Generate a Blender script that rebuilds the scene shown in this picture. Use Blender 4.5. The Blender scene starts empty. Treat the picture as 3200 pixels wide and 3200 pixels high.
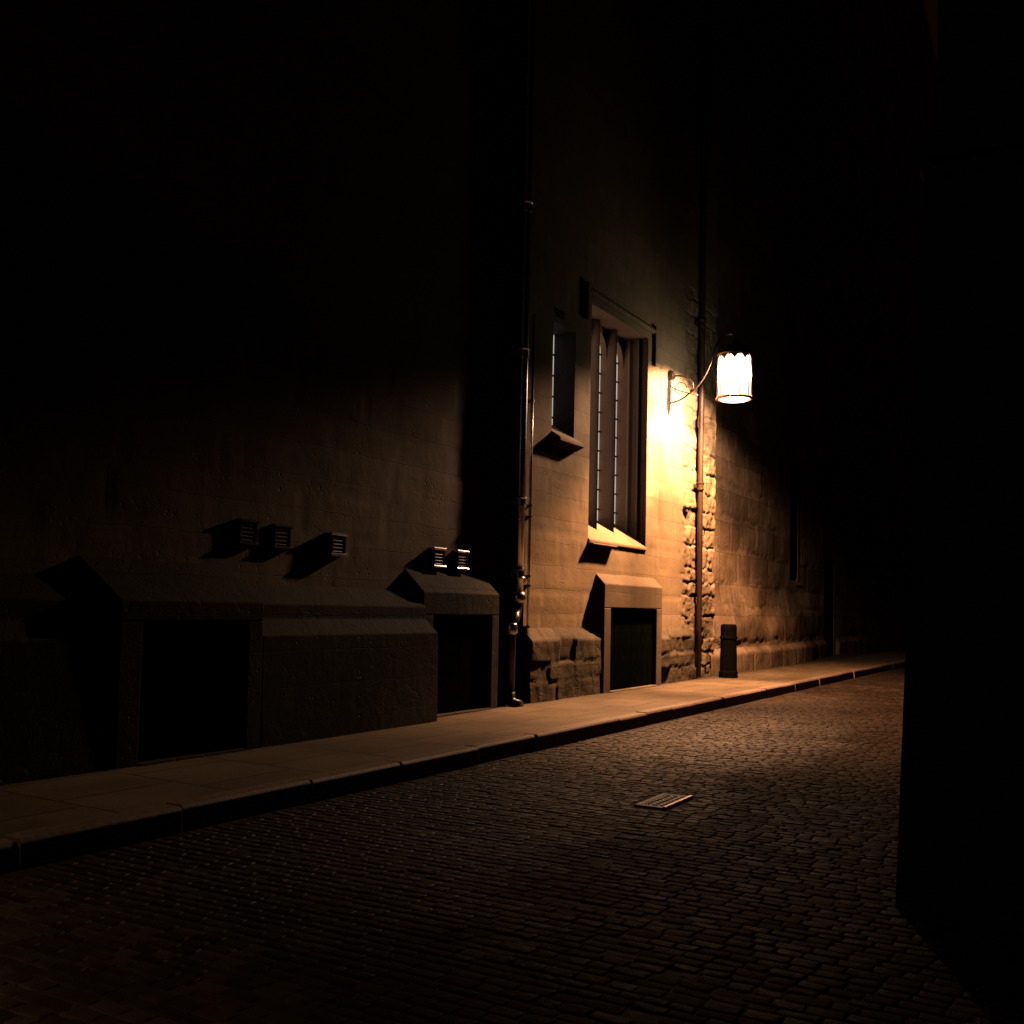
import bpy, bmesh, math, random
from mathutils import Vector, Matrix, noise
from bisect import bisect_right

# ---------------------------------------------------------------- world axes
# X = away from the college facade into the lane, Y = along the lane, Z = up.
# Facade face is X = 0, pavement top Z = 0.13, road Z = 0.
PAVE = 0.13
R = random.Random(7)
sc = bpy.context.scene
col = sc.collection

# ---------------------------------------------------------------- mesh helpers
class MB:
    def __init__(self):
        self.v = []; self.f = []
    def add(self, vs, fs):
        o = len(self.v)
        self.v += [tuple(p) for p in vs]
        self.f += [tuple(i + o for i in f) for f in fs]
    def box(self, x0, x1, y0, y1, z0, z1):
        self.add([(x0,y0,z0),(x1,y0,z0),(x1,y1,z0),(x0,y1,z0),(x0,y0,z1),(x1,y0,z1),(x1,y1,z1),(x0,y1,z1)],
                 [(3,2,1,0),(4,5,6,7),(0,1,5,4),(1,2,6,5),(2,3,7,6),(3,0,4,7)])
    def prism_y(self, prof, y0, y1):          # profile in (x, z), extruded along the lane
        n = len(prof)
        vs = [(x, y0, z) for x, z in prof] + [(x, y1, z) for x, z in prof]
        fs = [tuple(range(n)), tuple(range(2*n-1, n-1, -1))]
        fs += [(i, (i+1) % n, n + (i+1) % n, n + i) for i in range(n)]
        self.add(vs, fs)
    def prism_z(self, prof, z0, z1):          # profile in (x, y), extruded upwards
        n = len(prof)
        vs = [(x, y, z0) for x, y in prof] + [(x, y, z1) for x, y in prof]
        fs = [tuple(range(n)), tuple(range(2*n-1, n-1, -1))]
        fs += [(i, (i+1) % n, n + (i+1) % n, n + i) for i in range(n)]
        self.add(vs, fs)
    def tube(self, path, r, n=12, cap=True):
        path = [Vector(p) for p in path]
        rs = r if isinstance(r, (list, tuple)) else [r] * len(path)
        vs = []; fs = []
        ref = None
        for i, p in enumerate(path):
            t = (path[min(i+1, len(path)-1)] - path[max(i-1, 0)]).normalized()
            if ref is None:
                ref = Vector((0,0,1)) if abs(t.z) < .9 else Vector((1,0,0))
            a = (ref - t * ref.dot(t)).normalized(); b = t.cross(a); ref = a
            for k in range(n):
                an = 2*math.pi*k/n
                vs.append(p + (a*math.cos(an) + b*math.sin(an)) * rs[i])
        for i in range(len(path)-1):
            for k in range(n):
                fs.append((i*n+k, i*n+(k+1) % n, (i+1)*n+(k+1) % n, (i+1)*n+k))
        if cap:
            fs.append(tuple(range(n-1, -1, -1))); fs.append(tuple(range((len(path)-1)*n, len(path)*n)))
        self.add(vs, fs)
    def lathe(self, cx, cy, prof, n=32, closed=False):   # profile of (r, z)
        vs = []; fs = []
        m = len(prof)
        for r, z in prof:
            for k in range(n):
                an = 2*math.pi*k/n
                vs.append((cx + r*math.cos(an), cy + r*math.sin(an), z))
        rng = m if closed else m-1
        for i in range(rng):
            j = (i+1) % m
            for k in range(n):
                fs.append((i*n+k, i*n+(k+1) % n, j*n+(k+1) % n, j*n+k))
        if not closed:
            fs.append(tuple(range(n-1, -1, -1))); fs.append(tuple(range((m-1)*n, m*n)))
        self.add(vs, fs)
    def build(self, name, m, parent=None, smooth=False, bevel=0, recalc=True):
        base = Vector((0,0,0))
        p = parent
        while p is not None:
            base += p.location; p = p.parent
        me = bpy.data.meshes.new(name)
        me.from_pydata([(a-base.x, b-base.y, c-base.z) for a, b, c in self.v], [], self.f)
        if recalc:
            bm = bmesh.new(); bm.from_mesh(me)
            bmesh.ops.recalc_face_normals(bm, faces=bm.faces)
            bm.to_mesh(me); bm.free()
        if smooth:
            me.polygons.foreach_set('use_smooth', [True] * len(me.polygons))
        me.materials.append(m)
        o = bpy.data.objects.new(name, me); col.objects.link(o)
        if parent is not None: o.parent = parent
        if bevel:
            b = o.modifiers.new('bevel', 'BEVEL'); b.width = bevel; b.segments = 2; b.limit_method = 'ANGLE'
            b.harden_normals = False
        return o

def thing(name, loc, label, cat, group=None):
    o = bpy.data.objects.new(name, None); col.objects.link(o)
    o.location = loc; o.empty_display_size = .2
    o['label'] = label; o['category'] = cat
    if group: o['group'] = group
    return o
def tag(o, label, cat, group=None):
    o['label'] = label; o['category'] = cat
    if group: o['group'] = group
    return o
def structure(o):
    o['kind'] = 'structure'; return o
def copy_tree(o, parent=None):
    c = o.copy(); col.objects.link(c)
    if parent is not None: c.parent = parent
    for ch in list(o.children): copy_tree(ch, c)
    return c

# ---------------------------------------------------------------- materials
def new_mat(name):
    m = bpy.data.materials.new(name); m.use_nodes = True
    nt = m.node_tree; nt.nodes.clear()
    out = nt.nodes.new('ShaderNodeOutputMaterial')
    return m, nt, out
class NT:
    def __init__(s, nt): s.nt = nt
    def n(s, t, **kw):
        nd = s.nt.nodes.new(t)
        for k, v in kw.items():
            if k in nd.inputs: nd.inputs[k].default_value = v
            else: setattr(nd, k, v)
        return nd
    def l(s, a, b): s.nt.links.new(a, b)
    def math(s, op, a, b=None):
        nd = s.nt.nodes.new('ShaderNodeMath'); nd.operation = op
        for i, q in enumerate((a, b)):
            if q is None: continue
            if isinstance(q, (int, float)): nd.inputs[i].default_value = q
            else: s.l(q, nd.inputs[i])
        return nd.outputs[0]
    def mix(s, fac, a, b, mode='MIX'):
        nd = s.nt.nodes.new('ShaderNodeMix'); nd.data_type = 'RGBA'; nd.blend_type = mode
        for i, q in ((0, fac), (6, a), (7, b)):
            if isinstance(q, (int, float)): nd.inputs[i].default_value = q
            elif isinstance(q, tuple): nd.inputs[i].default_value = (*q, 1)[:4]
            else: s.l(q, nd.inputs[i])
        return nd.outputs[2]
    def ramp(s, fac, stops):
        nd = s.nt.nodes.new('ShaderNodeValToRGB')
        cr = nd.color_ramp
        while len(cr.elements) < len(stops): cr.elements.new(.5)
        for e, (p, c) in zip(cr.elements, stops):
            e.position = p; e.color = (*c, 1) if isinstance(c, tuple) else (c, c, c, 1)
        s.l(fac, nd.inputs[0]); return nd.outputs[0]
    def noise(s, vec, scale, detail=4, rough=.55, dist=0):
        nd = s.n('ShaderNodeTexNoise', Scale=scale, Detail=detail, Roughness=rough, Distortion=dist)
        s.l(vec, nd.inputs['Vector']); return nd.outputs['Fac']
    def bump(s, h, strength, dist, nrm=None):
        nd = s.n('ShaderNodeBump', Strength=strength, Distance=dist)
        s.l(h, nd.inputs['Height'])
        if nrm is not None: s.l(nrm, nd.inputs['Normal'])
        return nd.outputs['Normal']

def stone_mat(name, c1, c2, cdirt, brick=(0.72, .31), joint=.0035, jdark=.32, pit=.7, bumpd=.004, dirt=.5, rough=.85):
    m, nt, out = new_mat(name); N = NT(nt)
    geo = N.n('ShaderNodeNewGeometry'); pos = geo.outputs['Position']
    sep = N.n('ShaderNodeSeparateXYZ'); N.l(pos, sep.inputs[0])
    u = N.math('ADD', sep.outputs[0], sep.outputs[1])
    # wander of the joints
    wob = N.noise(pos, 1.7, 2); wob2 = N.noise(pos, 9, 3)
    u = N.math('ADD', u, N.math('MULTIPLY', N.math('SUBTRACT', wob2, .5), .03))
    v = N.math('ADD', sep.outputs[2], N.math('MULTIPLY', N.math('SUBTRACT', wob, .5), .05))
    v = N.math('ADD', v, N.math('MULTIPLY', N.math('SUBTRACT', wob2, .5), .02))
    cmb = N.n('ShaderNodeCombineXYZ'); N.l(u, cmb.inputs[0]); N.l(v, cmb.inputs[1])
    br = N.n('ShaderNodeTexBrick'); br.offset = .43; br.squash = 1.35; br.squash_frequency = 3
    br.inputs['Scale'].default_value = 1; br.inputs['Brick Width'].default_value = brick[0]; br.inputs['Row Height'].default_value = brick[1]
    br.inputs['Mortar Size'].default_value = joint; br.inputs['Mortar Smooth'].default_value = .4; br.inputs['Bias'].default_value = 0
    br.inputs['Color1'].default_value = (0,0,0,1); br.inputs['Color2'].default_value = (1,1,1,1); br.inputs['Mortar'].default_value = (.5,.5,.5,1)
    N.l(cmb.outputs[0], br.inputs['Vector'])
    big = N.noise(pos, .9, 5, .6); mid = N.noise(pos, 5, 6, .65, .4); fine = N.noise(pos, 60, 4, .7)
    f = N.math('ADD', N.math('MULTIPLY', br.outputs['Color'], .45), N.math('MULTIPLY', mid, .75))
    base = N.mix(N.ramp(f, [(.3, 0.), (.72, 1.)]), c1, c2)
    base = N.mix(N.math('MULTIPLY', N.ramp(big, [(.48, 0.), (.72, 1.)]), dirt), base, cdirt)
    # rain streaks
    sm = N.n('ShaderNodeMapping'); sm.inputs['Scale'].default_value = (6, 6, .35); N.l(pos, sm.inputs[0])
    st = N.noise(sm.outputs[0], 1, 4, .6)
    base = N.mix(N.math('MULTIPLY', N.ramp(st, [(.55, 0.), (.75, 1.)]), dirt * .6), base, cdirt)
    base = N.mix(N.math('MULTIPLY', N.ramp(fine, [(.3, 1.), (.55, 0.)]), .3), base, cdirt)
    base = N.mix(N.math('MULTIPLY', br.outputs['Fac'], jdark), base, tuple(.3*q for q in cdirt))
    vor = N.n('ShaderNodeTexVoronoi', Scale=16.); N.l(pos, vor.inputs['Vector'])
    pits = N.ramp(vor.outputs['Distance'], [(.0, 0.), (.28, 1.)])
    pm = N.ramp(N.noise(pos, 3.3, 3), [(.5, 0.), (.62, 1.)])
    pitv = N.math('MULTIPLY', N.math('SUBTRACT', 1., pits), pm)
    h = N.math('ADD', N.math('MULTIPLY', mid, 1.5), N.math('MULTIPLY', fine, .45))
    h = N.math('SUBTRACT', h, N.math('MULTIPLY', br.outputs['Fac'], .9))
    h = N.math('SUBTRACT', h, N.math('MULTIPLY', pitv, pit * 2))
    b = N.n('ShaderNodeBsdfPrincipled'); b.inputs['Roughness'].default_value = rough
    b.inputs['Specular IOR Level'].default_value = .2
    N.l(base, b.inputs['Base Color']); N.l(N.bump(h, 1., bumpd), b.inputs['Normal'])
    N.l(b.outputs[0], out.inputs[0]); return m

def simple_mat(name, c, rough, metal=0, c2=None, nscale=20, bumpd=.001, spec=.5, rvar=.1, coat=0):
    m, nt, out = new_mat(name); N = NT(nt)
    tc = N.n('ShaderNodeNewGeometry').outputs['Position']
    n1 = N.noise(tc, nscale, 5, .6); n2 = N.noise(tc, nscale * 5, 3)
    b = N.n('ShaderNodeBsdfPrincipled', Metallic=metal)
    b.inputs['Specular IOR Level'].default_value = spec
    b.inputs['Coat Weight'].default_value = coat
    cc = N.mix(N.ramp(n1, [(.38, 0.), (.65, 1.)]), c, c2 or tuple(.7*q for q in c))
    N.l(cc, b.inputs['Base Color'])
    N.l(N.math('ADD', N.math('MULTIPLY', n1, rvar), rough - rvar*.5), b.inputs['Roughness'])
    N.l(N.bump(N.math('ADD', n1, N.math('MULTIPLY', n2, .3)), .6, bumpd), b.inputs['Normal'])
    N.l(b.outputs[0], out.inputs[0]); return m

M = {}
M['lime'] = stone_mat('warm_limestone_ashlar', (.50,.37,.23), (.40,.285,.165), (.24,.165,.095), dirt=.55)
M['lime_worn'] = stone_mat('eroded_limestone', (.52,.39,.25), (.37,.265,.155), (.19,.135,.085), brick=(.5,.28), joint=.002, jdark=.2, pit=.9, bumpd=.012, dirt=.6)
M['lime_dark'] = stone_mat('grey_brown_limestone', (.40,.32,.24), (.33,.26,.19), (.20,.16,.125), dirt=.55)  # greyer, slightly darker limestone for the left building
M['rubble'] = stone_mat('dark_rubble_stone', (.56,.40,.25), (.27,.18,.11), (.13,.10,.07), brick=(1.25,.62), joint=.004, jdark=.4, pit=.8, bumpd=.014, dirt=.7, rough=.9)
M['plinth'] = stone_mat('plinth_stone', (.19,.145,.092), (.125,.095,.06), (.065,.055,.037), brick=(.5,.27), joint=.004, jdark=.4, pit=.8, bumpd=.012, dirt=.7)
M['hatch'] = stone_mat('dull_hatch_stone', (.29,.215,.14), (.23,.17,.11), (.13,.1,.07), jdark=.05, dirt=.6)
M['jamb_shade'] = stone_mat('shaded_reveal_stone', (.03,.026,.022), (.022,.019,.017), (.016,.013,.012), brick=(2.,.9), jdark=.1, dirt=.5)  # shade of the window reveal put into the stone colour
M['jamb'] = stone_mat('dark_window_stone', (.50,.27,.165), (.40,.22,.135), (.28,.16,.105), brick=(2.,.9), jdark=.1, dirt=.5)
M['plinth_dark'] = stone_mat('dark_plinth_stone', (.062,.056,.044), (.044,.04,.031), (.027,.026,.021), brick=(.6,.3), joint=.004, jdark=.3, pit=.6, bumpd=.01, dirt=.7)  # much darker stone for the left building's plinth and hatches
M['shade'] = stone_mat('shade_black_stone', (.014,.011,.010), (.012,.009,.008), (.008,.006,.006), dirt=.5)  # near-black stone colour carries the shade of the corner building
M['iron'] = simple_mat('black_gloss_iron', (.6,.6,.62), .26, metal=1., c2=(.45,.44,.44), nscale=10, bumpd=.0006, rvar=.12)
M['painted'] = simple_mat('black_painted_iron', (.012,.012,.013), .35, c2=(.02,.018,.017), nscale=30, bumpd=.001)
M['rust'] = simple_mat('rusty_brown_iron', (.060,.027,.016), .5, c2=(.03,.016,.011), nscale=25, bumpd=.002)
M['bracket'] = simple_mat('lantern_iron', (.02,.016,.013), .35, c2=(.035,.02,.014), nscale=30)
M['brass'] = simple_mat('aged_brass', (.32,.17,.07), .4, metal=.8, c2=(.2,.09,.04), nscale=30)
M['door'] = simple_mat('dark_green_door_paint', (.006,.0088,.0068), .7, c2=(.0035,.0055,.0042), nscale=9, bumpd=.002, spec=0.)
M['bollard'] = simple_mat('black_painted_bollard', (.006,.007,.006), .6, c2=(.010,.010,.008), nscale=20, bumpd=.003, spec=0.)
M['steel'] = simple_mat('edge_glint_steel', (.33,.23,.18), .33, metal=.9, c2=(.16,.10,.08), nscale=22, bumpd=.002)
M['plate'] = simple_mat('dull_cover_plate', (.035,.025,.02), .6, metal=.3, c2=(.018,.014,.012), nscale=22, bumpd=.002)
M['mortar'] = simple_mat('road_joint_dirt', (.030,.022,.016), .9, c2=(.018,.014,.011), nscale=18, bumpd=.006, spec=.2)
M['kerb'] = simple_mat('kerb_granite', (.30,.215,.15), .6, c2=(.2,.14,.095), nscale=22, bumpd=.004, spec=.3)
M['recess_shade'] = simple_mat('recess_shade_black', (.002,.002,.002), .95, spec=0.)
M['interior'] = simple_mat('dark_interior', (.02,.017,.015), .9)
M['lead'] = simple_mat('lead_bar', (.02,.02,.021), .5)

# pavement: worn flagstones / asphalt skim
def pave_mat():
    m, nt, out = new_mat('worn_pavement'); N = NT(nt)
    pos = N.n('ShaderNodeNewGeometry').outputs['Position']
    sep = N.n('ShaderNodeSeparateXYZ'); N.l(pos, sep.inputs[0])
    wob = N.noise(pos, 3, 3)
    cmb = N.n('ShaderNodeCombineXYZ')
    N.l(N.math('ADD', sep.outputs[0], N.math('MULTIPLY', wob, .03)), cmb.inputs[0])
    N.l(N.math('ADD', sep.outputs[1], N.math('MULTIPLY', wob, .03)), cmb.inputs[1])
    br = N.n('ShaderNodeTexBrick'); br.offset = .37
    br.inputs['Scale'].default_value = 1; br.inputs['Brick Width'].default_value = .62; br.inputs['Row Height'].default_value = .86
    br.inputs['Mortar Size'].default_value = .012; br.inputs['Mortar Smooth'].default_value = .4
    br.inputs['Color1'].default_value = (0,0,0,1); br.inputs['Color2'].default_value = (1,1,1,1)
    N.l(cmb.outputs[0], br.inputs['Vector'])
    big = N.noise(pos, 1.1, 5, .6); fine = N.noise(pos, 45, 4, .7)
    c = N.mix(N.math('MULTIPLY', br.outputs['Color'], .6), (.25,.185,.115), (.15,.105,.064))
    c = N.mix(N.ramp(big, [(.42, 0.), (.66, .7)]), c, (.105,.074,.047))
    c = N.mix(N.math('MULTIPLY', N.ramp(fine, [(.35, 1.), (.6, 0.)]), .35), c, (.075,.053,.035))
    c = N.mix(N.math('MULTIPLY', br.outputs['Fac'], .75), c, (.03,.036,.024))
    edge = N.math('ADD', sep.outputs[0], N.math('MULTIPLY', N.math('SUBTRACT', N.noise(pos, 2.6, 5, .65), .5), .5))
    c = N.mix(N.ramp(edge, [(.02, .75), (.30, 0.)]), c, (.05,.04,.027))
    gum = N.n('ShaderNodeTexVoronoi', Scale=3.4); N.l(pos, gum.inputs['Vector'])
    c = N.mix(N.ramp(gum.outputs['Distance'], [(.045, .6), (.075, 0.)]), c, (.06,.045,.032))
    h = N.math('ADD', N.math('MULTIPLY', big, 3.), N.math('MULTIPLY', fine, .5))
    h = N.math('SUBTRACT', h, N.math('MULTIPLY', br.outputs['Fac'], 1.2))
    b = N.n('ShaderNodeBsdfPrincipled', Roughness=.72); b.inputs['Specular IOR Level'].default_value = .3
    N.l(c, b.inputs['Base Color']); N.l(N.bump(h, .8, .006), b.inputs['Normal'])
    N.l(b.outputs[0], out.inputs[0]); return m
M['pave'] = pave_mat()

def sett_mat():
    m, nt, out = new_mat('polished_granite_setts'); N = NT(nt)
    geo = N.n('ShaderNodeNewGeometry'); pos = geo.outputs['Position']
    rnd = geo.outputs['Random Per Island']
    n1 = N.noise(pos, 3, 3); n2 = N.noise(pos, 55, 4, .65); n3 = N.noise(pos, 18, 3)
    c = N.mix(rnd, (.019,.0125,.0095), (.090,.057,.038))
    c = N.mix(N.ramp(N.noise(pos, 1.1, 4, .6), [(.42, 0.), (.62, .75)]), c, (.022,.015,.011))
    c = N.mix(N.ramp(n1, [(.4, 0.), (.65, .6)]), c, (.016,.011,.008))
    c = N.mix(N.math('MULTIPLY', n2, .5), c, (.014,.0095,.007))
    b = N.n('ShaderNodeBsdfPrincipled')
    N.l(c, b.inputs['Base Color'])
    N.l(N.math('ADD', N.math('MULTIPLY', rnd, .16), N.math('ADD', .50, N.math('MULTIPLY', n3, .16))), b.inputs['Roughness'])
    # higher specular along the gutter, painting in the lamp's sheen
    sx = N.n('ShaderNodeSeparateXYZ'); N.l(pos, sx.inputs[0])
    gx = N.math('ADD', sx.outputs[0], N.math('MULTIPLY', N.math('SUBTRACT', N.noise(pos, .8, 4, .6), .5), 2.2))
    N.l(N.ramp(N.math('MULTIPLY', gx, .2), [(.52, .17), (.80, .015)]), b.inputs['Specular IOR Level'])
    h = N.math('ADD', N.math('MULTIPLY', n3, 1.6), N.math('MULTIPLY', n2, .5))
    N.l(N.bump(h, .8, .006), b.inputs['Normal'])
    N.l(b.outputs[0], out.inputs[0]); return m
M['sett'] = sett_mat()

def glow_mat(name, color, strength, see=.55):
    m, nt, out = new_mat(name); N = NT(nt)
    e = N.n('ShaderNodeEmission', Strength=strength); e.inputs['Color'].default_value = (*color, 1)
    t = N.n('ShaderNodeBsdfTransparent')
    t.inputs['Color'].default_value = (see, see, see, 1)
    a = N.n('ShaderNodeAddShader'); N.l(e.outputs[0], a.inputs[0]); N.l(t.outputs[0], a.inputs[1])
    N.l(a.outputs[0], out.inputs[0]); return m
M['glass'] = glow_mat('lit_lantern_glass', (1., .86, .66), 3.2, .9)

def emissive_pane_mat(name, color, strength):
    m, nt, out = new_mat(name); N = NT(nt)
    pos = N.n('ShaderNodeNewGeometry').outputs['Position']
    nz = N.noise(pos, 2.2, 3)
    b = N.n('ShaderNodeBsdfPrincipled', Roughness=.12)
    b.inputs['Base Color'].default_value = (.03,.03,.03,1)
    b.inputs['Emission Color'].default_value = (*color, 1)
    N.l(N.math('MULTIPLY', N.math('ADD', .55, nz), strength), b.inputs['Emission Strength'])
    N.l(N.bump(N.noise(pos, 9, 2), .4, .003), b.inputs['Normal'])
    N.l(b.outputs[0], out.inputs[0]); return m
M['pane'] = emissive_pane_mat('emissive_leaded_pane', (1., .88, .74), .46)  # leaded panes carry a weak emission varied by noise

# ---------------------------------------------------------------- relief sheets
class Blocks:
    def __init__(s, h0, h1, rh, s0, s1, bw, seed):
        r = random.Random(seed); s.rows = [h0]; s.cols = []
        while s.rows[-1] < h1:
            s.rows.append(s.rows[-1] + rh * r.uniform(.75, 1.3))
            c = [s0 - r.random() * bw]; 
            while c[-1] < s1: c.append(c[-1] + bw * r.uniform(.6, 1.5))
            s.cols.append((c, [r.random() for _ in c]))
    def at(s, u, h):
        i = min(max(bisect_right(s.rows, h) - 1, 0), len(s.cols) - 1)
        c, rr = s.cols[i]
        j = min(max(bisect_right(c, u) - 1, 0), len(c) - 2)
        e = min(h - s.rows[i], s.rows[i+1] - h, u - c[j], c[j+1] - u)
        return max(e, 0), rr[j]
def fbm(p, o=4): return noise.fractal(p, 1.0, 2.0, o)
def lerp(a, b, t): return a + (b - a) * min(max(t, 0), 1)
def smooth01(a, b, x):
    t = min(max((x - a) / (b - a), 0), 1); return t*t*(3-2*t)
def axis(a, b, step, marks):
    pts = sorted(set([a, b] + [q for q in marks if a < q < b])); out = []
    for p, q in zip(pts, pts[1:]):
        n = max(1, int(math.ceil((q - p) / step)))
        out += [p + (q - p) * i / n for i in range(n)]
    return out + [b]
def sheet(mb, y0, y1, z0, z1, step, fn, holes=()):
    ys = axis(y0, y1, step, [q for h in holes for q in h[:2]]); zs = axis(z0, z1, step, [q for h in holes for q in h[2:]])
    vs = []; fs = []
    for z in zs:
        for y in ys: vs.append((fn(y, z), y, z))
    W = len(ys)
    for j in range(len(zs)-1):
        zc = (zs[j]+zs[j+1])/2
        for i in range(W-1):
            yc = (ys[i]+ys[i+1])/2
            if any(h[0] < yc < h[1] and h[2] < zc < h[3] for h in holes): continue
            fs.append((j*W+i, j*W+i+1, (j+1)*W+i+1, (j+1)*W+i))
    mb.add(vs, fs)

# ================================================================ SETTING
g = MB(); g.add([(-150,-150,-.0085),(150,-150,-.0085),(150,250,-.0085),(-150,250,-.0085)], [(0,1,2,3)])
structure(g.build('ground', M['mortar']))
# pavement, gently uneven
pv = MB()
def pz(x, y): return PAVE + .008*fbm(Vector((x*.9, y*.5, 3.1)), 3)
xs = axis(-1.2, 1.56, .14, []); ys = axis(-30, 50, .2, [])
pv.add([(x, y, pz(x, y)) for y in ys for x in xs],
       [(j*len(xs)+i, j*len(xs)+i+1, (j+1)*len(xs)+i+1, (j+1)*len(xs)+i) for j in range(len(ys)-1) for i in range(len(xs)-1)])
structure(pv.build('pavement', M['pave'], smooth=True))
kb = MB(); y = -30.
while y < 50:
    L = R.uniform(.75, 1.15); o = R.uniform(-.012, .012); t = R.uniform(-.004, .010)
    x0 = 1.555; x1 = 1.70 + o
    z0 = -.05; z1 = PAVE + .004 + t
    kb.prism_y([(x0, z0), (x1 + .012, z0), (x1, z1 - .02), (x1 - .018, z1), (x0, z1 + .002)], y, y + L - .012)
    y += L
structure(kb.build('kerb', M['kerb'], bevel=.006))

# granite setts: courses run across the lane
def setts():
    vs = []; fs = []
    rr = random.Random(3)
    cam = Vector((6.24, -15.9)); fd = Vector((-.502, .865)); rt = Vector((.865, .502))
    y = -17.5
    while y < 24:
        cw = rr.uniform(.058, .084)
        x = 1.725 + rr.uniform(-.0, .02)
        xmax = 9.0
        while x < xmax:
            ln = rr.uniform(.085, .15)
            cx, cy = x + ln/2, y + cw/2
            q = Vector((cx, cy)) - cam; dz = q.dot(fd); dx = q.dot(rt)
            vis = dz > .9 and abs(dx) < dz*.56 + .8
            if dz > 14 and cx > 7: vis = False
            if -9.56 < cy < -8.93 and 3.46 < cx < 3.77: vis = False
            if vis:
                gap = .0022
                a0, a1, b0, b1 = x+gap, x+ln-gap, y+gap, y+cw-gap
                und = .004*noise.noise(Vector((cx*.7, cy*.7, 0)))
                zt = und + rr.uniform(-.003, .0015) - (.005 if rr.random() < .07 else 0); tx = rr.uniform(-.03, .03); ty = rr.uniform(-.05, .05)
                o = len(vs)
                j = lambda: rr.uniform(-.006, .006)
                jit = [(j()*.7, j()*.7) for _ in range(4)]
                for lev, (ins, dzv) in enumerate(((0, -.02), (.002, -.0035), (.009, -.0008), (.020, .0008))):
                    for k, (px, py) in enumerate(((a0+ins, b0+ins), (a1-ins, b0+ins), (a1-ins, b1-ins), (a0+ins, b1-ins))):
                        px += jit[k][0]; py += jit[k][1]
                        vs.append((px, py, zt + dzv + (px-cx)*tx + (py-cy)*ty))
                for lev in range(3):
                    for k in range(4):
                        p = o + lev*4; k2 = (k+1) % 4
                        fs.append((p+k, p+k2, p+4+k2, p+4+k))
                fs.append((o+12, o+13, o+14, o+15))
            x += ln
        y += cw
    m = MB(); m.v = vs; m.f = fs
    return m
structure(setts().build('road', M['sett'], smooth=True, recalc=False))

# drain cover let into the road
dc = thing('drain_cover', (3.58, -9.25, 0), 'small rectangular steel cover among the dark cobbles, its edge catching the lamplight', 'drain cover')
f = MB()
y0, y1, x0, x1 = -9.50, -8.98, 3.50, 3.73
for a in ((x0, x1, y0, y0+.035), (x0, x1, y1-.035, y1), (x0, x0+.035, y0+.035, y1-.035), (x1-.035, x1, y0+.035, y1-.035)):
    f.box(a[0], a[1], a[2], a[3], -.05, .006)
f.build('frame', M['plate'], dc, bevel=.003)
f = MB(); f.box(x1-.028, x1-.004, y0, y1, .0062, .014); f.build('glint_bar', M['steel'], dc, bevel=.003)  # brighter steel on this edge alone, painting in the lamp's glint
f = MB(); f.box(x0+.037, x1-.037, y0+.037, y1-.037, -.05, .004)
for i in range(3):
    for k in range(8):
        cx = x0+.07+i*.053; cy = y0+.07+k*.053
        f.box(cx-.015, cx+.015, cy-.009, cy+.009, .003, .010)
f.build('plate', M['plate'], dc)

# ================================================================ LIT COLLEGE BUILDING
HT = 17.
Y0, Y1 = -4.85, 2.3
lit = thing('stone_building', (-1.5, -1.2, PAVE), 'warm limestone college building with tall mullioned window, bathed in lamplight beside the wall lantern', 'building')
SW = (-4.2, -3.55, 3.52, 5.08)        # small window opening (y0,y1,z0,z1)
TW = (-3.06, -.99, 2.26, 5.62)       # tall window opening
HA = (-2.80, -.63, PAVE, 1.67)       # hatch surround
blkA = Blocks(0, HT, .33, Y0, Y1, .8, 11)
blkE = Blocks(0, 8, .31, 0, 3, .75, 5)
def edge_keep(y, z):
    k = 1.
    for h in (SW, TW, HA):
        dy = max(h[0]-y, y-h[1], 0); dz = max(h[2]-z, z-h[3], 0)
        k = min(k, smooth01(0, .12, math.hypot(dy, dz)))
    return k * smooth01(0, .08, y-Y0)
def wall_relief(y, z):
    k = edge_keep(y, z)
    e, r = blkA.at(y, z)
    d = .006*(r-.5) - .006*math.exp(-(e/.02)**2) + .006*fbm(Vector((1.2, y*1.5, z*1.5)))
    for yc, dp_, wd_ in ((-.42, .060, .045), (.22, .065, .05)):
        d -= dp_ * math.exp(-((y - yc)/wd_)**2) * smooth01(2.0, 2.9, z) * smooth01(5.6, 5.2, z)
    # eroded quoins around the rainwater pipe
    zone = smooth01(.55, .85, y + .12*noise.noise(Vector((z*2.3, 4, 0))))
    if zone > 0 and z < 7:
        yy = y + .05*noise.noise(Vector((y*4, z*4, 1))); zz = z + .05*noise.noise(Vector((y*4, z*4, 7)))
        e, r = blkE.at(yy, zz)
        er = .012 - .035*r*r - .030*math.exp(-(e/.016)**2)*(1+1.3*noise.noise(Vector((y*3, z*3, 4)))) + .024*fbm(Vector((y*2.6, z*2.0, 2.)), 7) + .010*noise.cell(Vector((y*9, z*9, 2.)))
        hole = smooth01(.28, .5, noise.noise(Vector((y*2.1, z*1.6, 9.))))
        er -= .05*hole
        d = lerp(d, er, zone)
    return d * k
w = MB()
sheet(w, Y0, .5, 1.0, 7.0, .05, wall_relief, [SW, TW, HA])
sheet(w, .5, Y1, .05, 7.0, .022, wall_relief)
sheet(w, Y0, HA[0], .05, 1.0, .05, lambda y, z: -.02)
sheet(w, HA[1], .5, .05, 1.0, .05, lambda y, z: -.02)
sheet(w, Y0, Y1, 7.0, HT, .5, lambda y, z: 0)
# returns and core so the building has depth
w.add([(0.,Y0,.05),(-.6,Y0,.05),(-.6,Y0,HT),(0.,Y0,HT)], [(0,1,2,3)])
zs = axis(.05, 7.0, .05, [])
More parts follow.
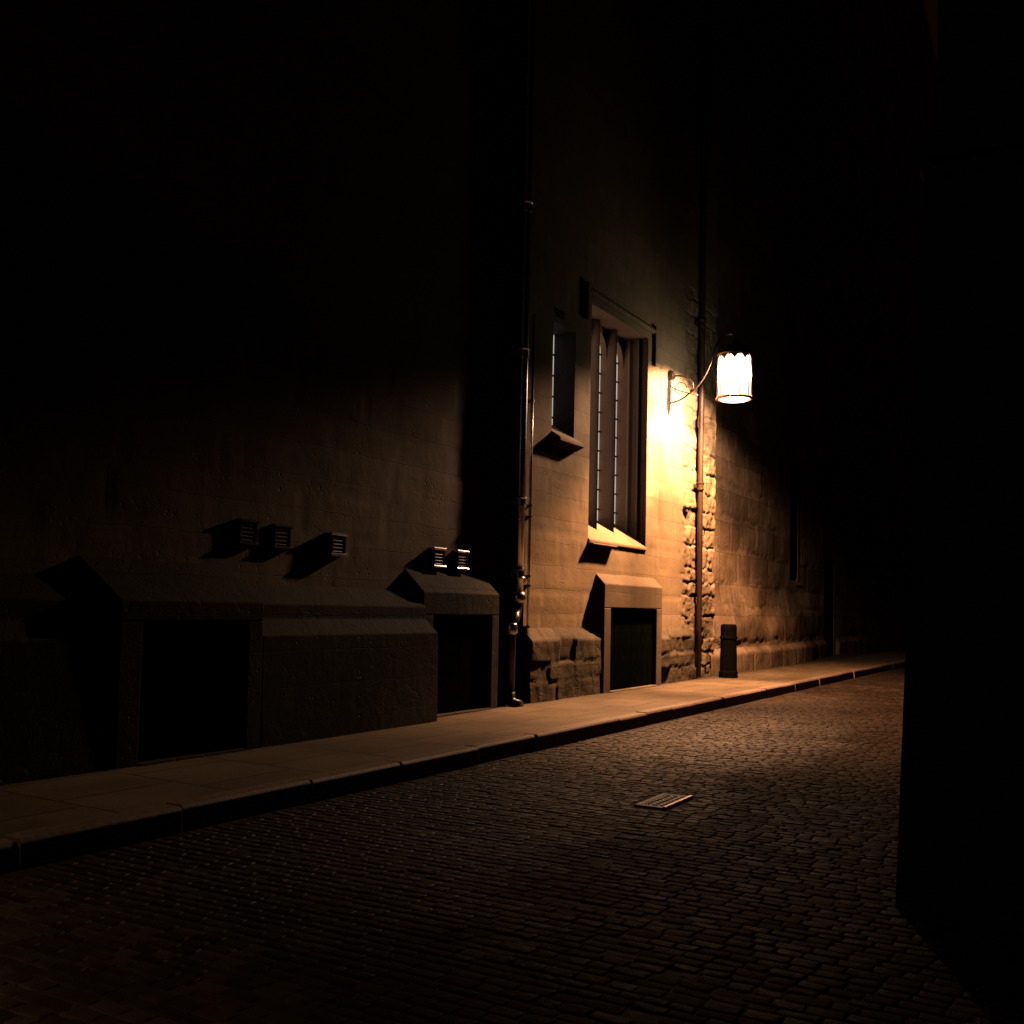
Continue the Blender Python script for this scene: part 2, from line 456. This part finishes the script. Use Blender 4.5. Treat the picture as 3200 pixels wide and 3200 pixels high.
# ragged right-hand corner return
rv = []
for z in zs:
    for q in range(7):
        t = q/6
        rv.append((wall_relief(Y1, z)*(1-t) - .9*t, Y1 + (.03*fbm(Vector((3, z*4, q*.7)), 4) if q else 0), z))
w.add(rv, [(j*7+q, j*7+q+1, (j+1)*7+q+1, (j+1)*7+q) for j in range(len(zs)-1) for q in range(6)])
w.add([(0.,Y1,7.),(-.9,Y1,7.),(-.9,Y1,HT),(0.,Y1,HT)], [(0,1,2,3)])
w.box(-6, -.75, Y0+.01, Y1-.01, .05, HT)
wall = w.build('wall', M['lime'], lit, recalc=False)
wall.data.materials.append(M['lime_worn'])
for p in wall.data.polygons:
    c = p.center + lit.location
    if c.y > .62 + .12*noise.noise(Vector((c.z*2.3, 4, 0))) and c.z < 7: p.material_index = 1
    if c.z < 7: p.use_smooth = True

# plinth with weathered sloping top, broken rubble face
blkP = Blocks(0, 1.3, .30, Y0, Y1, .62, 23)
def plinth_sheet(mb, y0, y1, x_face, z_low, z_top, x_back, amp, step=.03, blk=blkP):
    ys = axis(y0, y1, step, []); 
    prof = [(z, 0.) for z in axis(.04, z_low, step, [])] + [(z_low + (z_top-z_low)*t, t) for t in (.15,.35,.55,.75,.9,1.)]
    vs = []
    for z, t in prof:
        for y in ys:
            yy = y + .05*noise.noise(Vector((y*5, z*5, 1))); zz = z + .04*noise.noise(Vector((y*5, z*5, 7)))
            e, r = blk.at(yy, zz)
            d = .01 - amp*1.1*r**3 - amp*.3*math.exp(-(e/.014)**2)*(1+noise.noise(Vector((y*3, z*3, 4)))) + amp*.55*fbm(Vector((y*2.4, z*2.4, 5.)), 6)
            if t > 0: d = lerp(d*.3, 0, t) + .010*fbm(Vector((y*4, t*2, 1.)), 4)
            vs.append((lerp(x_face, x_back, t) + d, y, z + (.015*fbm(Vector((y*5, t, 8.)), 3) if t else 0)))
    W = len(ys)
    fs = [(j*W+i, j*W+i+1, (j+1)*W+i+1, (j+1)*W+i) for j in range(len(prof)-1) for i in range(W-1)]
    # end caps
    for i in (0, W-1):
        o = len(vs); 
        for j in range(len(prof)): vs.append((x_back-.05, ys[i], prof[j][0]))
        fs += [(j*W+i, (j+1)*W+i, o+j+1, o+j) for j in range(len(prof)-1)]
    mb.add(vs, fs)
p = MB()
plinth_sheet(p, Y0+.004, HA[0]-.005, .12, .90, 1.06, -.01, .035)
p.build('plinth', M['plinth'], lit, smooth=True, recalc=False)
p = MB()
plinth_sheet(p, HA[1]+.005, 1.05, .10, .86, 1.04, -.01, .05)
p.build('plinth', M['plinth'], lit, smooth=True, recalc=False)

# ---- windows
def bars(mb, y0, y1, z0, z1, x, dz=.29, lead=.17):
    z = z0 + dz*.6
    while z < z1:
        mb.box(x+.004, x+.022, y0, y1, z-.011, z+.011); z += dz
    n = max(2, round((y1-y0)/lead))
    for k in range(1, n):
        yy = y0 + (y1-y0)*k/n
        mb.box(x+.006, x+.014, yy-.004, yy+.004, z0, z1-.004)
def small_window():
    y0, y1, z0, z1 = SW
    m = MB()
    # jambs and head of one stone frame
    m.prism_z([(-.003,y1),(-.38,y1),(-.38,y1+.12),(-.06,y1+.12)], z0, z1)
    m.prism_z([(-.003,y0),(-.06,y0-.12),(-.38,y0-.12),(-.38,y0)], z0, z1)
    m.box(-.38, -.003, y0-.12, y1+.12, z1+.002, z1+.2)
    fr = m.build('window', M['jamb_shade'], lit, bevel=.008)
    fr['label'] = 'narrow single light window left of the tall window'
    s = MB(); s.prism_y([(-.33, 3.83), (.13, 3.54), (.14, 3.49), (.02, 3.44), (-.36, 3.44)], y0-.004, y1+.05)
    s.build('sill', M['lime'], fr, bevel=.01)
    g = MB(); g.box(-.365, -.33, y0+.002, y1-.002, 3.7, z1-.002); pn = g.build('pane', M['pane'], fr)
    b = MB(); bars(b, y0+.004, y1-.004, 3.75, z1, -.33); b.build('saddle_bars', M['lead'], fr)
small_window()
def tall_window():
    y0, y1, z0, z1 = TW
    m = MB()
    R_ = [(-.003,y1),(-.10,y1-.004),(-.14,y1-.045),(-.17,y1-.03),(-.24,y1-.035),(-.29,y1-.07),(-.33,y1-.05),(-.55,y1-.055),(-.55,y1+.15),(-.06,y1+.15)]
    m.prism_z(R_, z0-.05, z1)
    m.prism_z([(x, y0 - (y - y1)) for x, y in R_][::-1], z0-.05, z1)
    m.box(-.55, -.003, y0-.15, y1+.15, z1+.002, z1+.25)
    fr = m.build('window', M['jamb'], lit, bevel=.006)
    fr['label'] = 'tall three light window with two stone mullions'
    for yc in (-1.675, -2.285):
        q = MB(); q.prism_z([(-.24, yc+.012), (-.255, yc), (-.29, yc-.008), (-.53, yc-.012), (-.53, yc+.10), (-.42, yc+.10)], z0+.1, z1)
        q.build('mullion', M['jamb'], fr)
    lights = [(-3.0, -2.30), (-2.182, -1.69), (-1.572, -1.05)]
    for a, b_ in lights:
        g = MB(); g.box(-.54, -.50, a, b_, 2.55, z1-.002); pn = g.build('pane', M['pane'], fr)
        b = MB(); bars(b, a, b_, 2.66, z1, -.50, .30); b.build('saddle_bars', M['lead'], fr)
        # cusped head of each light
        n = 9; c = (a+b_)/2; hw = (b_-a)/2
        prof = [(a, z1-.002), (a, z1-.45)] + [(c - hw*math.cos(math.pi*k/n), z1-.45+.36*math.sin(math.pi*k/n)**.8) for k in range(1, n)] + [(b_, z1-.45), (b_, z1-.002)]
        t = MB(); N_ = len(prof)
        t.add([(-.40, q[0], q[1]) for q in prof] + [(-.495, q[0], q[1]) for q in prof],
              [tuple(range(N_)), tuple(range(2*N_-1, N_-1, -1))] + [(i, (i+1) % N_, N_+(i+1) % N_, N_+i) for i in range(N_)])
        t.build('tracery_head', M['jamb'], fr)
    s = MB(); s.prism_y([(-.52, 2.68), (.022, 2.285), (.026, 2.245), (.0, 2.23), (-.56, 2.21)], y0+.004, y1-.002)
    s.build('sill', M['lime'], fr, bevel=.01)
    # broken, thicker length of the sill edge
    s = MB(); s.prism_y([(.0, 2.243), (.02, 2.243), (.095, 2.232), (.09, 2.205), (.0, 2.20)], y0-.02, -2.25); s.build('drip_stone', M['lime'], fr, bevel=.012)
    # label moulding above
    h = MB()
    prof = [(-.01, 0), (.055, .01), (.065, .05), (.035, .09), (-.01, .14)]
    h.prism_y([(x, 5.72+z) for x, z in prof], y0-.15, y1+.17)
    h.box(-.01, .06, y1+.172, y1+.26, 5.22, 5.86); h.box(-.01, .06, y0-.24, y0-.152, 5.34, 5.86)
    h.build('hood_mould', M['lime'], fr, bevel=.012)
tall_window()
# ---- stone hatch with sloping hood
def hatch(root, y0, y1, xf, xb, z_open, z_lintel, z_back, jl, jr, mat, door_mat=None):
    m = MB()
    m.box(xb-.3, xf, y0, y0+jl, .06, z_open)
    m.box(xb-.3, xf, y1-jr, y1, .06, z_open)
    m.prism_y([(xb-.3, z_open+.001), (xf, z_open+.001), (xf, z_lintel), (xb-.01, z_back), (xb-.3, z_back)], y0-.0, y1+.0)
    s = m.build('cellar_hatch', mat, root, bevel=.012)
    mid = (y0+jl + y1-jr)/2; xd = xf - .06
    for a, b in ((y0+jl+.006, mid-.005), (mid+.005, y1-jr-.006)):
        d = MB(); d.box(xd-.05, xd, a, b, .15, z_open-.006)
        lf = d.build('door_leaf', M['door'], s, bevel=.003)
    t = MB(); t.box(xb-.3, xf+.02, y0+jl+.004, y1-jr-.004, .05, .148); t.build('threshold', mat, s, bevel=.01)
    return s
hs = hatch(lit, HA[0], HA[1], .15, 0., 1.33, 1.67, 1.83, .23, .22, M['hatch'])

# ================================================================ LEFT COLLEGE BUILDING (darker)
XL = -.15
left = thing('stone_building', (-1.5, -12, PAVE), 'dark grey-brown stone building left of the drainpipe, with ledged plinth and iron vents', 'building')
LY0, LY1 = -34., -4.86
H2 = (-7.15, -5.60, PAVE, 1.46); H3 = (-11.12, -9.72, PAVE, 1.46)
blkL = Blocks(0, HT, .34, LY0, LY1, .85, 31)
def left_relief(y, z):
    e, r = blkL.at(y, z)
    return XL + .007*(r-.5) - .006*math.exp(-(e/.02)**2) + .006*fbm(Vector((7.2, y*1.5, z*1.5)))
w = MB()
sheet(w, -14, LY1, 1.2, 6.5, .06, left_relief, [H2, H3])
sheet(w, LY0, -14, .05, 6.5, .5, lambda y, z: XL)
sheet(w, -14, LY1, .05, 1.2, .2, lambda y, z: XL, [H2, H3])
sheet(w, LY0, LY1, 6.5, HT, .5, lambda y, z: XL)
w.box(-6, -.7, LY0, LY1-.02, .05, HT)
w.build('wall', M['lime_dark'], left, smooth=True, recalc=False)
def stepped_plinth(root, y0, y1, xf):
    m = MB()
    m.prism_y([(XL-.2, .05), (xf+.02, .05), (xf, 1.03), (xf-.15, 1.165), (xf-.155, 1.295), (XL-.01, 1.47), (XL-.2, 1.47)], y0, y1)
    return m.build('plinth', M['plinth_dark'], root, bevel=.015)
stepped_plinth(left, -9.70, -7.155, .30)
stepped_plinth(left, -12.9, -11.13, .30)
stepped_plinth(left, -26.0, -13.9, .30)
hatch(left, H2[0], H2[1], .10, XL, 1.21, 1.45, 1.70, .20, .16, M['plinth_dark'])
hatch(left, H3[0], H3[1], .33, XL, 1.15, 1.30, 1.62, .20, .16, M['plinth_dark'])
b = MB(); b.prism_y([(XL-.1, .05), (.55, .05), (.5, 1.9), (.3, 2.3), (.28, 4.2), (XL-.02, 4.9)], -13.85, -12.95); b.build('buttress', M['lime_dark'], left, bevel=.02)

# cast-iron air vents on the left wall
def vent(y, z, label, dep=.07):
    t = thing('air_vent', (XL, y, z), label, 'vent', 'iron air vents along the dark stone wall')
    hw, hh = .105, .098; x0 = XL - .005; x1 = XL + dep
    m = MB()
    m.box(x0, x1, y-hw, y-hw+.022, z-hh, z+hh); m.box(x0, x1, y+hw-.022, y+hw, z-hh, z+hh)
    m.box(x0, x0+.02, y-hw+.022, y+hw-.022, z-hh, z+hh)
    m.build('housing', M['painted'], t, bevel=.003)
    for s in (-1, 1):
        f = MB(); f.tube([(x1-.004, y-hw-.012, z+s*hh), (x1-.004, y+hw+.012, z+s*hh)], .016, 10)
        f.box(x0, x1-.008, y-hw-.010, y+hw+.010, z+s*hh-.012, z+s*hh+.012)
        f.build('flange', M['iron'] if dep > .05 else M['painted'], t, smooth=False)
    g = MB()
    for i in range(6):
        yy = y-hw+.022 + (2*hw-.044)*(i+.5)/6
        g.box(x1-.028, x1-.016, yy-.007, yy+.007, z-hh+.012, z+hh-.012)
    for i in range(5):
        zz = z-hh+.012 + (2*hh-.024)*(i+.5)/5
        g.tube([(x1-.012, y-hw+.022, zz), (x1-.012, y+hw-.022, zz)], .008, 8)
    g.build('grille', M['painted'], t)
    return t
vent(-6.60, 1.835, 'black iron air vent in lamplight just above the sloping hatch hood')
vent(-8.31, 1.87, 'black iron air vent with dull shine, alone midway along the dark wall')
vent(-9.47, 1.90, 'barely visible iron air vent, farthest left on the dark wall', .04)
vent(-9.05, 1.89, 'barely visible iron air vent, right one of the close pair on the dark wall', .04)
vent(-6.13, 1.83, 'shadowed iron air vent in the dark strip beside the drainpipe')

# ================================================================ RIGHT RUBBLE BUILDING
rub = thing('stone_building', (-2., 20, PAVE), 'dark rubble stone building right of the lantern with bulging base and deep door recess', 'building')
SL = (9.05, 10.1, 2.12, 5.2); DR = (13.2, 14.8, .05, 2.9)
blkR = Blocks(0, 9, .60, 2, 24, 1.1, 77)
def rub_x(y): return -.30 - .035*max(0, y-6)
def rub_relief(y, z):
    yy = y + .10*noise.noise(Vector((y*2.5, z*2.5, 1))); zz = z + .10*noise.noise(Vector((y*2.5, z*2.5, 7))) + .04*noise.noise(Vector((y*7, z*7, 2)))
    e, r = blkR.at(yy, zz)
    d = .025*(r-.5) - .018*math.exp(-(e/.022)**2)*(1+noise.noise(Vector((y*2, z*2, 4)))) + .016*fbm(Vector((y*1.1, z*1.3, 12.)), 6)
    bulge = .22*smooth01(1.9, .9, z + .5*noise.noise(Vector((y*.7, z*.9, 3)))) * smooth01(14, 9, y)
    bulge += .10*smooth01(.62, .5, z)
    k = 1.
    for h in (SL, DR):
        dy = max(h[0]-y, y-h[1], 0); dz = max(h[2]-z, z-h[3], 0)
        k = min(k, smooth01(0, .2, math.hypot(dy, dz)))
    return rub_x(y) + d*(.25+.75*k) + bulge*k
w = MB()
sheet(w, 2.1, 20, .04, 6.0, .05, rub_relief, [SL, DR])
sheet(w, 20, 60, .04, 6.0, .6, lambda y, z: rub_x(y))
sheet(w, 2.1, 60, 6.0, 32, 1., lambda y, z: rub_x(y))
w.add([(rub_x(2.1)-.6,2.12,.04),(rub_x(2.1)-.6,60,.04),(rub_x(60)-.6,60,32),(rub_x(2.1)-.6,2.12,32)], [(0,1,2,3)])
w.build('wall', M['rubble'], rub, smooth=True, recalc=False)
for nm, h in (('window', SL), ('doorway', DR)):
    xw = rub_x(h[0]) + .03
    m = MB(); m.box(xw-.8, xw-.06, h[0]-.14, h[0], h[2], h[3]); m.box(xw-.8, xw-.12, h[1], h[1]+.14, h[2], h[3]); m.box(xw-.8, xw-.1, h[0]-.14, h[1]+.14, h[3], h[3]+.2)
    if nm == 'window': m.prism_y([(xw-.8, 2.3), (xw-.05, h[2]-.02), (xw-.05, h[2]-.12), (xw-.8, h[2]-.12)], h[0]-.14, h[1]+.14)
    q = m.build(nm, M['rubble'], rub, bevel=.02)
    d = MB(); d.box(xw-.30, xw-.13, h[0]+.004, h[1]-.004, max(h[2]+.08, .14), h[3]-.004); d.build('door_leaf' if nm == 'doorway' else 'pane', M['recess_shade'], q)  # black sheet set in for the shade inside the recess

# ================================================================ DARK CORNER BUILDING (right foreground)
cb = thing('corner_building', (9., -2., 0), 'pitch black corner of a building at the right edge with moulded string course high up', 'building')
def taper(mb, pts, z0, z1, dx0, dx1):
    n = len(pts)
    vs = [(x+dx0, y, z0) for x, y in pts] + [(x+dx1, y, z1) for x, y in pts]
    mb.add(vs, [tuple(range(n-1, -1, -1)), tuple(range(n, 2*n))] + [(i, (i+1) % n, n+(i+1) % n, n+i) for i in range(n)])
CX, CY = 5.41, -11.0
def fp(o): return [(CX-o,CY-o),(CX+.06-o,CY-.07-o),(20,CY-.07-o),(20,12),(CX+.5-o,12),(CX-o,CY+.1)]
m = MB(); taper(m, fp(0), -.05, 1.3, 0, .05); taper(m, fp(0), 1.301, 3.28, .051, .125); m.build('wall', M['shade'], cb)
m = MB(); taper(m, fp(-.07), 3.79, 24, .10, .40); m.build('upper_wall', M['shade'], cb)
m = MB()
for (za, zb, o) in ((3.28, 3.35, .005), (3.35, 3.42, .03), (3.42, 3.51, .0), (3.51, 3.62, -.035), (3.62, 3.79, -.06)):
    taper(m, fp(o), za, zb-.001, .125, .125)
m.build('cornice', M['shade'], cb, bevel=.012)

# ================================================================ PIPES
dp = thing('drainpipe', (.02, -5.02, PAVE), 'glossy black double drainpipe with shiny collars where the dark wall meets the lit wall', 'drainpipe')
def arc(a, b, c, n=8):      # quadratic bend
    a, b, c = Vector(a), Vector(b), Vector(c)
    return [a*(1-t)**2 + b*2*t*(1-t) + c*t*t for t in [i/n for i in range(n+1)]]
PX, PY = .02, -5.02
m = MB(); m.tube([(PX, PY, 1.50), (PX, PY, 3.4), (PX, PY, 7.5), (PX, PY, HT-1)], .062, 20); m.build('upper_pipe', M['iron'], dp, smooth=True)
LYp = -5.26; LXp = .07
path = [Vector((PX, PY, 1.56)), Vector((PX, PY, 1.42))] + arc((PX, PY, 1.40), (PX, PY, 1.24), (LXp-.02, PY-.12, 1.20)) + arc((LXp, PY-.14, 1.18), (LXp, LYp, 1.12), (LXp, LYp, .98)) + [Vector((LXp, LYp, .25))]
m = MB(); m.tube(path, .056, 18); m.build('lower_pipe', M['painted'], dp, smooth=True)
m = MB(); m.tube([(LXp, LYp, .30), (LXp, LYp, .22), (LXp+.05, LYp-.02, .16), (LXp+.16, LYp-.03, .14)], [.062, .066, .066, .07], 16); m.build('shoe', M['painted'], dp, smooth=True)
for z in (2.60, 1.72, 6.3, 4.45):
    m = MB(); m.lathe(PX, PY, [(.062, z-.065), (.080, z-.062), (.084, z-.05), (.071, z-.038), (.071, z+.038), (.084, z+.05), (.080, z+.062), (.062, z+.065)], 24)
    m.box(XL-.01, PX-.05, PY-.10, PY+.10, z-.035, z+.035)
    m.build('collar', M['iron'], dp, smooth=False)
m = MB(); m.lathe(PX, PY, [(.060, 1.36), (.085, 1.38), (.095, 1.42), (.088, 1.46), (.064, 1.50)], 24); m.build('socket', M['iron'], dp, smooth=True)
m = MB(); m.lathe(LXp, LYp, [(.056, .98), (.074, 1.0), (.078, 1.06), (.070, 1.10), (.056, 1.12)], 20); m.build('socket', M['iron'], dp, smooth=True)
cd = thing('conduit_pipe', (.035, -4.80, PAVE), 'slim black conduit pipe running up the edge of the lit wall beside the thick drainpipe', 'pipe')
m = MB(); m.tube([(.035, -4.80, PAVE), (.035, -4.80, 3), (.035, -4.80, 5.0)], .019, 12); m.build('pipe', M['iron'], cd, smooth=True)
for z in (2.58, 2.44, 1.70, 1.58, 3.9, 1.07):
    m = MB(); m.lathe(.035, -4.80, [(.02, z-.016), (.028, z-.014), (.028, z+.014), (.02, z+.016)], 14); m.box(-.01, .02, -4.84, -4.76, z-.012, z+.012)
    m.build('clip', M['iron'], cd)

rp = thing('drainpipe', (.12, 1.20, PAVE), 'rusty brown rainwater pipe with one collar on the crumbling corner stones under the lantern', 'drainpipe')
RX, RY = .105, 1.20
m = MB(); m.tube([(RX, RY, .16), (RX+.004, RY, 1.2), (RX, RY, 2.6), (RX-.004, RY+.01, 3.9), (RX, RY+.02, 5.2), (RX, RY+.02, 9), (RX, RY+.02, HT)], .047, 18); m.build('pipe', M['rust'], rp, smooth=True)
for z in (3.50, 6.4):
    m = MB(); m.lathe(RX, RY, [(.047, z-.075), (.066, z-.07), (.070, z-.05), (.058, z-.04), (.058, z+.03), (.070, z+.045), (.070, z+.065), (.048, z+.075)], 22)
    m.box(-.06, RX-.05, RY-.12, RY+.10, z-.03, z+.03)
    m.build('collar', M['rust'], rp)

# ================================================================ BOLLARD
bo = thing('bollard', (.36, 2.06, PAVE), 'thick black bollard standing on the pavement against the rubble wall', 'bollard')
m = MB(); m.lathe(.36, 2.06, [(.175, PAVE-.02), (.175, PAVE+.10), (.160, PAVE+.13), (.152, PAVE+.55), (.150, PAVE+.90), (.142, PAVE+.945), (.12, PAVE+.96)], 10)
m.build('post', M['bollard'], bo, smooth=False, bevel=.006)
m = MB(); m.lathe(.36, 2.06, [(.150, PAVE+.70), (.160, PAVE+.705), (.160, PAVE+.735), (.150, PAVE+.74)], 24, closed=True); m.build('band', M['bollard'], bo)

# ================================================================ LANTERN
LX, LY, LB, LT = 1.10, -.04, 4.72, 5.44
def lantern(label):
    t = thing('wall_lantern', (0, -.10, 4.9), label, 'lantern', 'wall lanterns along the lane')
    # back plate: spear shaped
    m = MB()
    m.prism_z([(-.02, -.16), (.02, -.16), (.035, -.10), (.02, -.04), (-.02, -.04)], 4.66, 5.12)
    m.add([(-.02,-.16,4.655),(.02,-.16,4.655),(.035,-.10,4.655),(.02,-.04,4.655),(-.02,-.04,4.655),(.0,-.10,4.50)], [(0,1,5),(1,2,5),(2,3,5),(3,4,5),(4,0,5),(4,3,2,1,0)])
    m.lathe(.03, -.10, [(.0,5.12),(.06,5.13),(.085,5.18),(.07,5.24),(.03,5.28),(.0,5.30)], 14)
    m.build('back_plate', M['bracket'], t)
    m = MB()
    m.tube([(.03,-.10,5.18)] + arc((.06,-.10,5.19), (.30,-.10,5.20), (.40,-.08,5.06)) + arc((.41,-.08,5.04), (.44,-.08,4.93), (.36,-.08,4.92)), .015, 10)
    m.tube(arc((.03,-.10,4.74), (.20,-.10,4.76), (.30,-.08,4.84)) + arc((.32,-.08,4.86), (.56,-.06,4.98), (.70,-.05,5.34)) + arc((.72,-.05,5.40), (.80,-.04,5.80), (1.0,-.04,5.80)) + arc((1.02,-.04,5.80), (1.10,-.04,5.80), (1.10,-.04,5.66)), .014, 10)
    # scroll and strut
    sc_ = [(.20 + .11*math.cos(a)*(1-.055*a), -.09, 4.97 + .11*math.sin(a)*(1-.055*a)) for a in [i*.35 for i in range(0, 26)]]
    m.tube(sc_[:14], .008, 8)
    m.tube([(.03,-.10,5.02), (.20,-.09,4.93), (.42,-.075,4.86), (.50,-.07,4.84)], .009, 8)
    m.build('arm', M['bracket'], t, smooth=True)
    # opaque cap
    m = MB(); m.lathe(LX, LY, [(.282,LT-.01),(.286,LT+.02),(.26,LT+.05),(.22,LT+.10),(.12,LT+.17),(.05,LT+.2),(.04,LT+.24),(.0,LT+.25)], 32)
    m.build('cap', M['bracket'], t, smooth=True)
    # crest of gothic points round the top
    m = MB(); n = 10; per = 12
    ring = []
    for k in range(n*per):
        a = 2*math.pi*k/(n*per); ph = (k % per)/per
        dip = .030 + .085*abs(2*ph-1)**1.6
        ring.append((a, LT + .012 - dip))
    vs = []; fs = []
    for a, zb in ring:
        for r in (.279, .268): 
            vs.append((LX + r*math.cos(a), LY + r*math.sin(a), zb)); vs.append((LX + r*math.cos(a), LY + r*math.sin(a), LT-.012))
    L = len(ring)
    for k in range(L):
        q = (k+1) % L
        fs += [(4*k,4*q,4*q+1,4*k+1), (4*k+2,4*k+3,4*q+3,4*q+2), (4*k,4*k+2,4*q+2,4*q)]
    m.add(vs, fs); m.build('crest', M['brass'], t)
    # glass cylinder, slightly fluted
    m = MB(); n = 80
    prof = [(LB+.03, .254), (LB+.30, .256), (LB+.52, .254), (LT-.03, .246)]
    vs = []; fs = []
    for z, r in prof:
        for k in range(n):
            a = 2*math.pi*k/n; rr = r + .006*math.cos(a*10)
            vs.append((LX+rr*math.cos(a), LY+rr*math.sin(a), z))
    for i in range(len(prof)-1):
        for k in range(n): fs.append((i*n+k, i*n+(k+1) % n, (i+1)*n+(k+1) % n, (i+1)*n+k))
    m.add(vs, fs); m.build('glass', M['glass'], t, smooth=True)
    m = MB(); m.lathe(LX, LY, [(.0, LB-.035), (.12, LB-.030), (.21, LB-.012), (.247, LB+.010)], 40); m.f = m.f[:-1]
    m.build('bottom_lens', M['glass'], t, smooth=True)
    for k in range(10):
        a = 2*math.pi*(k+.5)/10
        m = MB(); m.tube([(LX+.271*math.cos(a), LY+.271*math.sin(a), LB+.02), (LX+.269*math.cos(a), LY+.269*math.sin(a), LT-.02)], [.0125, .006], 8)
        m.build('rib', M['bracket'], t, smooth=True)
    m = MB(); m.lathe(LX, LY, [(.252,LB-.002),(.296,LB+.004),(.300,LB+.02),(.282,LB+.034),(.273,LB+.055),(.262,LB+.055),(.260,LB+.02)], 48, closed=True)
    m.build('rim', M['brass'], t, smooth=True)
    # the burning lamp itself
    # open-bottomed lantern: a strong downward beam and a weaker, whiter sideways light below the cap
    for nm, en, colr, half, blend, tilt in (('lamp', 4000, (1., .455, .19), 63.5, .34, (3, 1)), ('side_lamp', 1250, (1., .58, .34), 80, .26, (3, 10))):
        ld = bpy.data.lights.new(nm, 'SPOT'); ld.energy = en; ld.color = colr
        ld.spot_size = math.radians(2*half); ld.spot_blend = blend; ld.shadow_soft_size = .11
        lo = bpy.data.objects.new(nm, ld); col.objects.link(lo); lo.parent = t
        lo.location = (LX, LY+.10, LT-.10-4.9); lo.rotation_euler = (math.radians(tilt[0]), math.radians(tilt[1]), 0)
    return t
lan = lantern('glowing ribbed glass lantern on a scrolled iron arm fixed to the lit stone wall')
lan2 = copy_tree(lan); lan2.location = (XL, -22.4, 4.9)
lan2['label'] = 'second wall lantern of the lane, behind the camera, fixed to the dark stone building'
for c in lan2.children:
    if c.type == 'LIGHT':
        c.data = c.data.copy(); c.data.energy *= (.05 if c.name.startswith('side') else .55)
        if not c.name.startswith('side'): c.data.spot_size = math.radians(119); c.data.spot_blend = .2; c.data.color = (1., .62, .36)

# ================================================================ NIGHT SKY
wd = bpy.data.worlds.new('World'); sc.world = wd; wd.use_nodes = True
nt = wd.node_tree; nt.nodes.clear()
out = nt.nodes.new('ShaderNodeOutputWorld'); bg = nt.nodes.new('ShaderNodeBackground')
sky = nt.nodes.new('ShaderNodeTexSky'); sky.sky_type = 'NISHITA'; sky.sun_disc = False
sky.sun_elevation = math.radians(-4); sky.sun_rotation = math.radians(200)
mx = nt.nodes.new('ShaderNodeMix'); mx.data_type = 'RGBA'; mx.blend_type = 'MIX'; mx.inputs[0].default_value = .7
mx.inputs[7].default_value = (.9, .33, .22, 1)
nt.links.new(sky.outputs[0], mx.inputs[6]); nt.links.new(mx.outputs[2], bg.inputs[0])
bg.inputs[1].default_value = .005
nt.links.new(bg.outputs[0], out.inputs[0])
sd = bpy.data.lights.new('grey_fill', 'SUN'); sd.energy = .05; sd.angle = math.radians(6); sd.color = (.85, .93, 1.)  # weak fill added to grey the faces turned towards the camera
so = bpy.data.objects.new('grey_fill', sd); col.objects.link(so)
so.rotation_euler = Vector((.10, .80, -.55)).to_track_quat('-Z', 'Y').to_euler()

# ================================================================ CAMERA
cd_ = bpy.data.cameras.new('camera'); cam = bpy.data.objects.new('camera', cd_); col.objects.link(cam)
A = math.atan(.58); PITCH = math.radians(3.0); ROLL = math.radians(1.2); EYE = 1.3
cA, sA = math.cos(A), math.sin(A)
O = (2.59, 16.9)
def w2(v):      # camera-aligned axes -> lane axes
    return Vector((v[0]*cA - v[1]*sA, v[0]*sA + v[1]*cA, v[2]))
f = w2((0, math.cos(PITCH), math.sin(PITCH))); r0 = w2((1,0,0)); u0 = r0.cross(f)
r = r0*math.cos(ROLL) + u0*math.sin(ROLL); u = u0*math.cos(ROLL) - r0*math.sin(ROLL)
pos = -w2((O[0], O[1], 0)); pos.z = EYE
cam.matrix_world = Matrix(((r.x,u.x,-f.x,pos.x),(r.y,u.y,-f.y,pos.y),(r.z,u.z,-f.z,pos.z),(0,0,0,1)))
cd_.sensor_width = 36; cd_.lens = 36; cd_.shift_y = .0413; cd_.clip_end = 500; cd_.clip_start = .05
sc.camera = cam
sc.view_settings.view_transform = 'Standard'; sc.view_settings.look = 'None'
sc.view_settings.exposure = 0; sc.view_settings.gamma = 1
sc.cycles.max_bounces = 6; sc.cycles.diffuse_bounces = 0; sc.cycles.transparent_max_bounces = 12
sc.cycles.sample_clamp_indirect = 4
sc.cycles.use_denoising = True; sc.cycles.caustics_reflective = False; sc.cycles.caustics_refractive = False
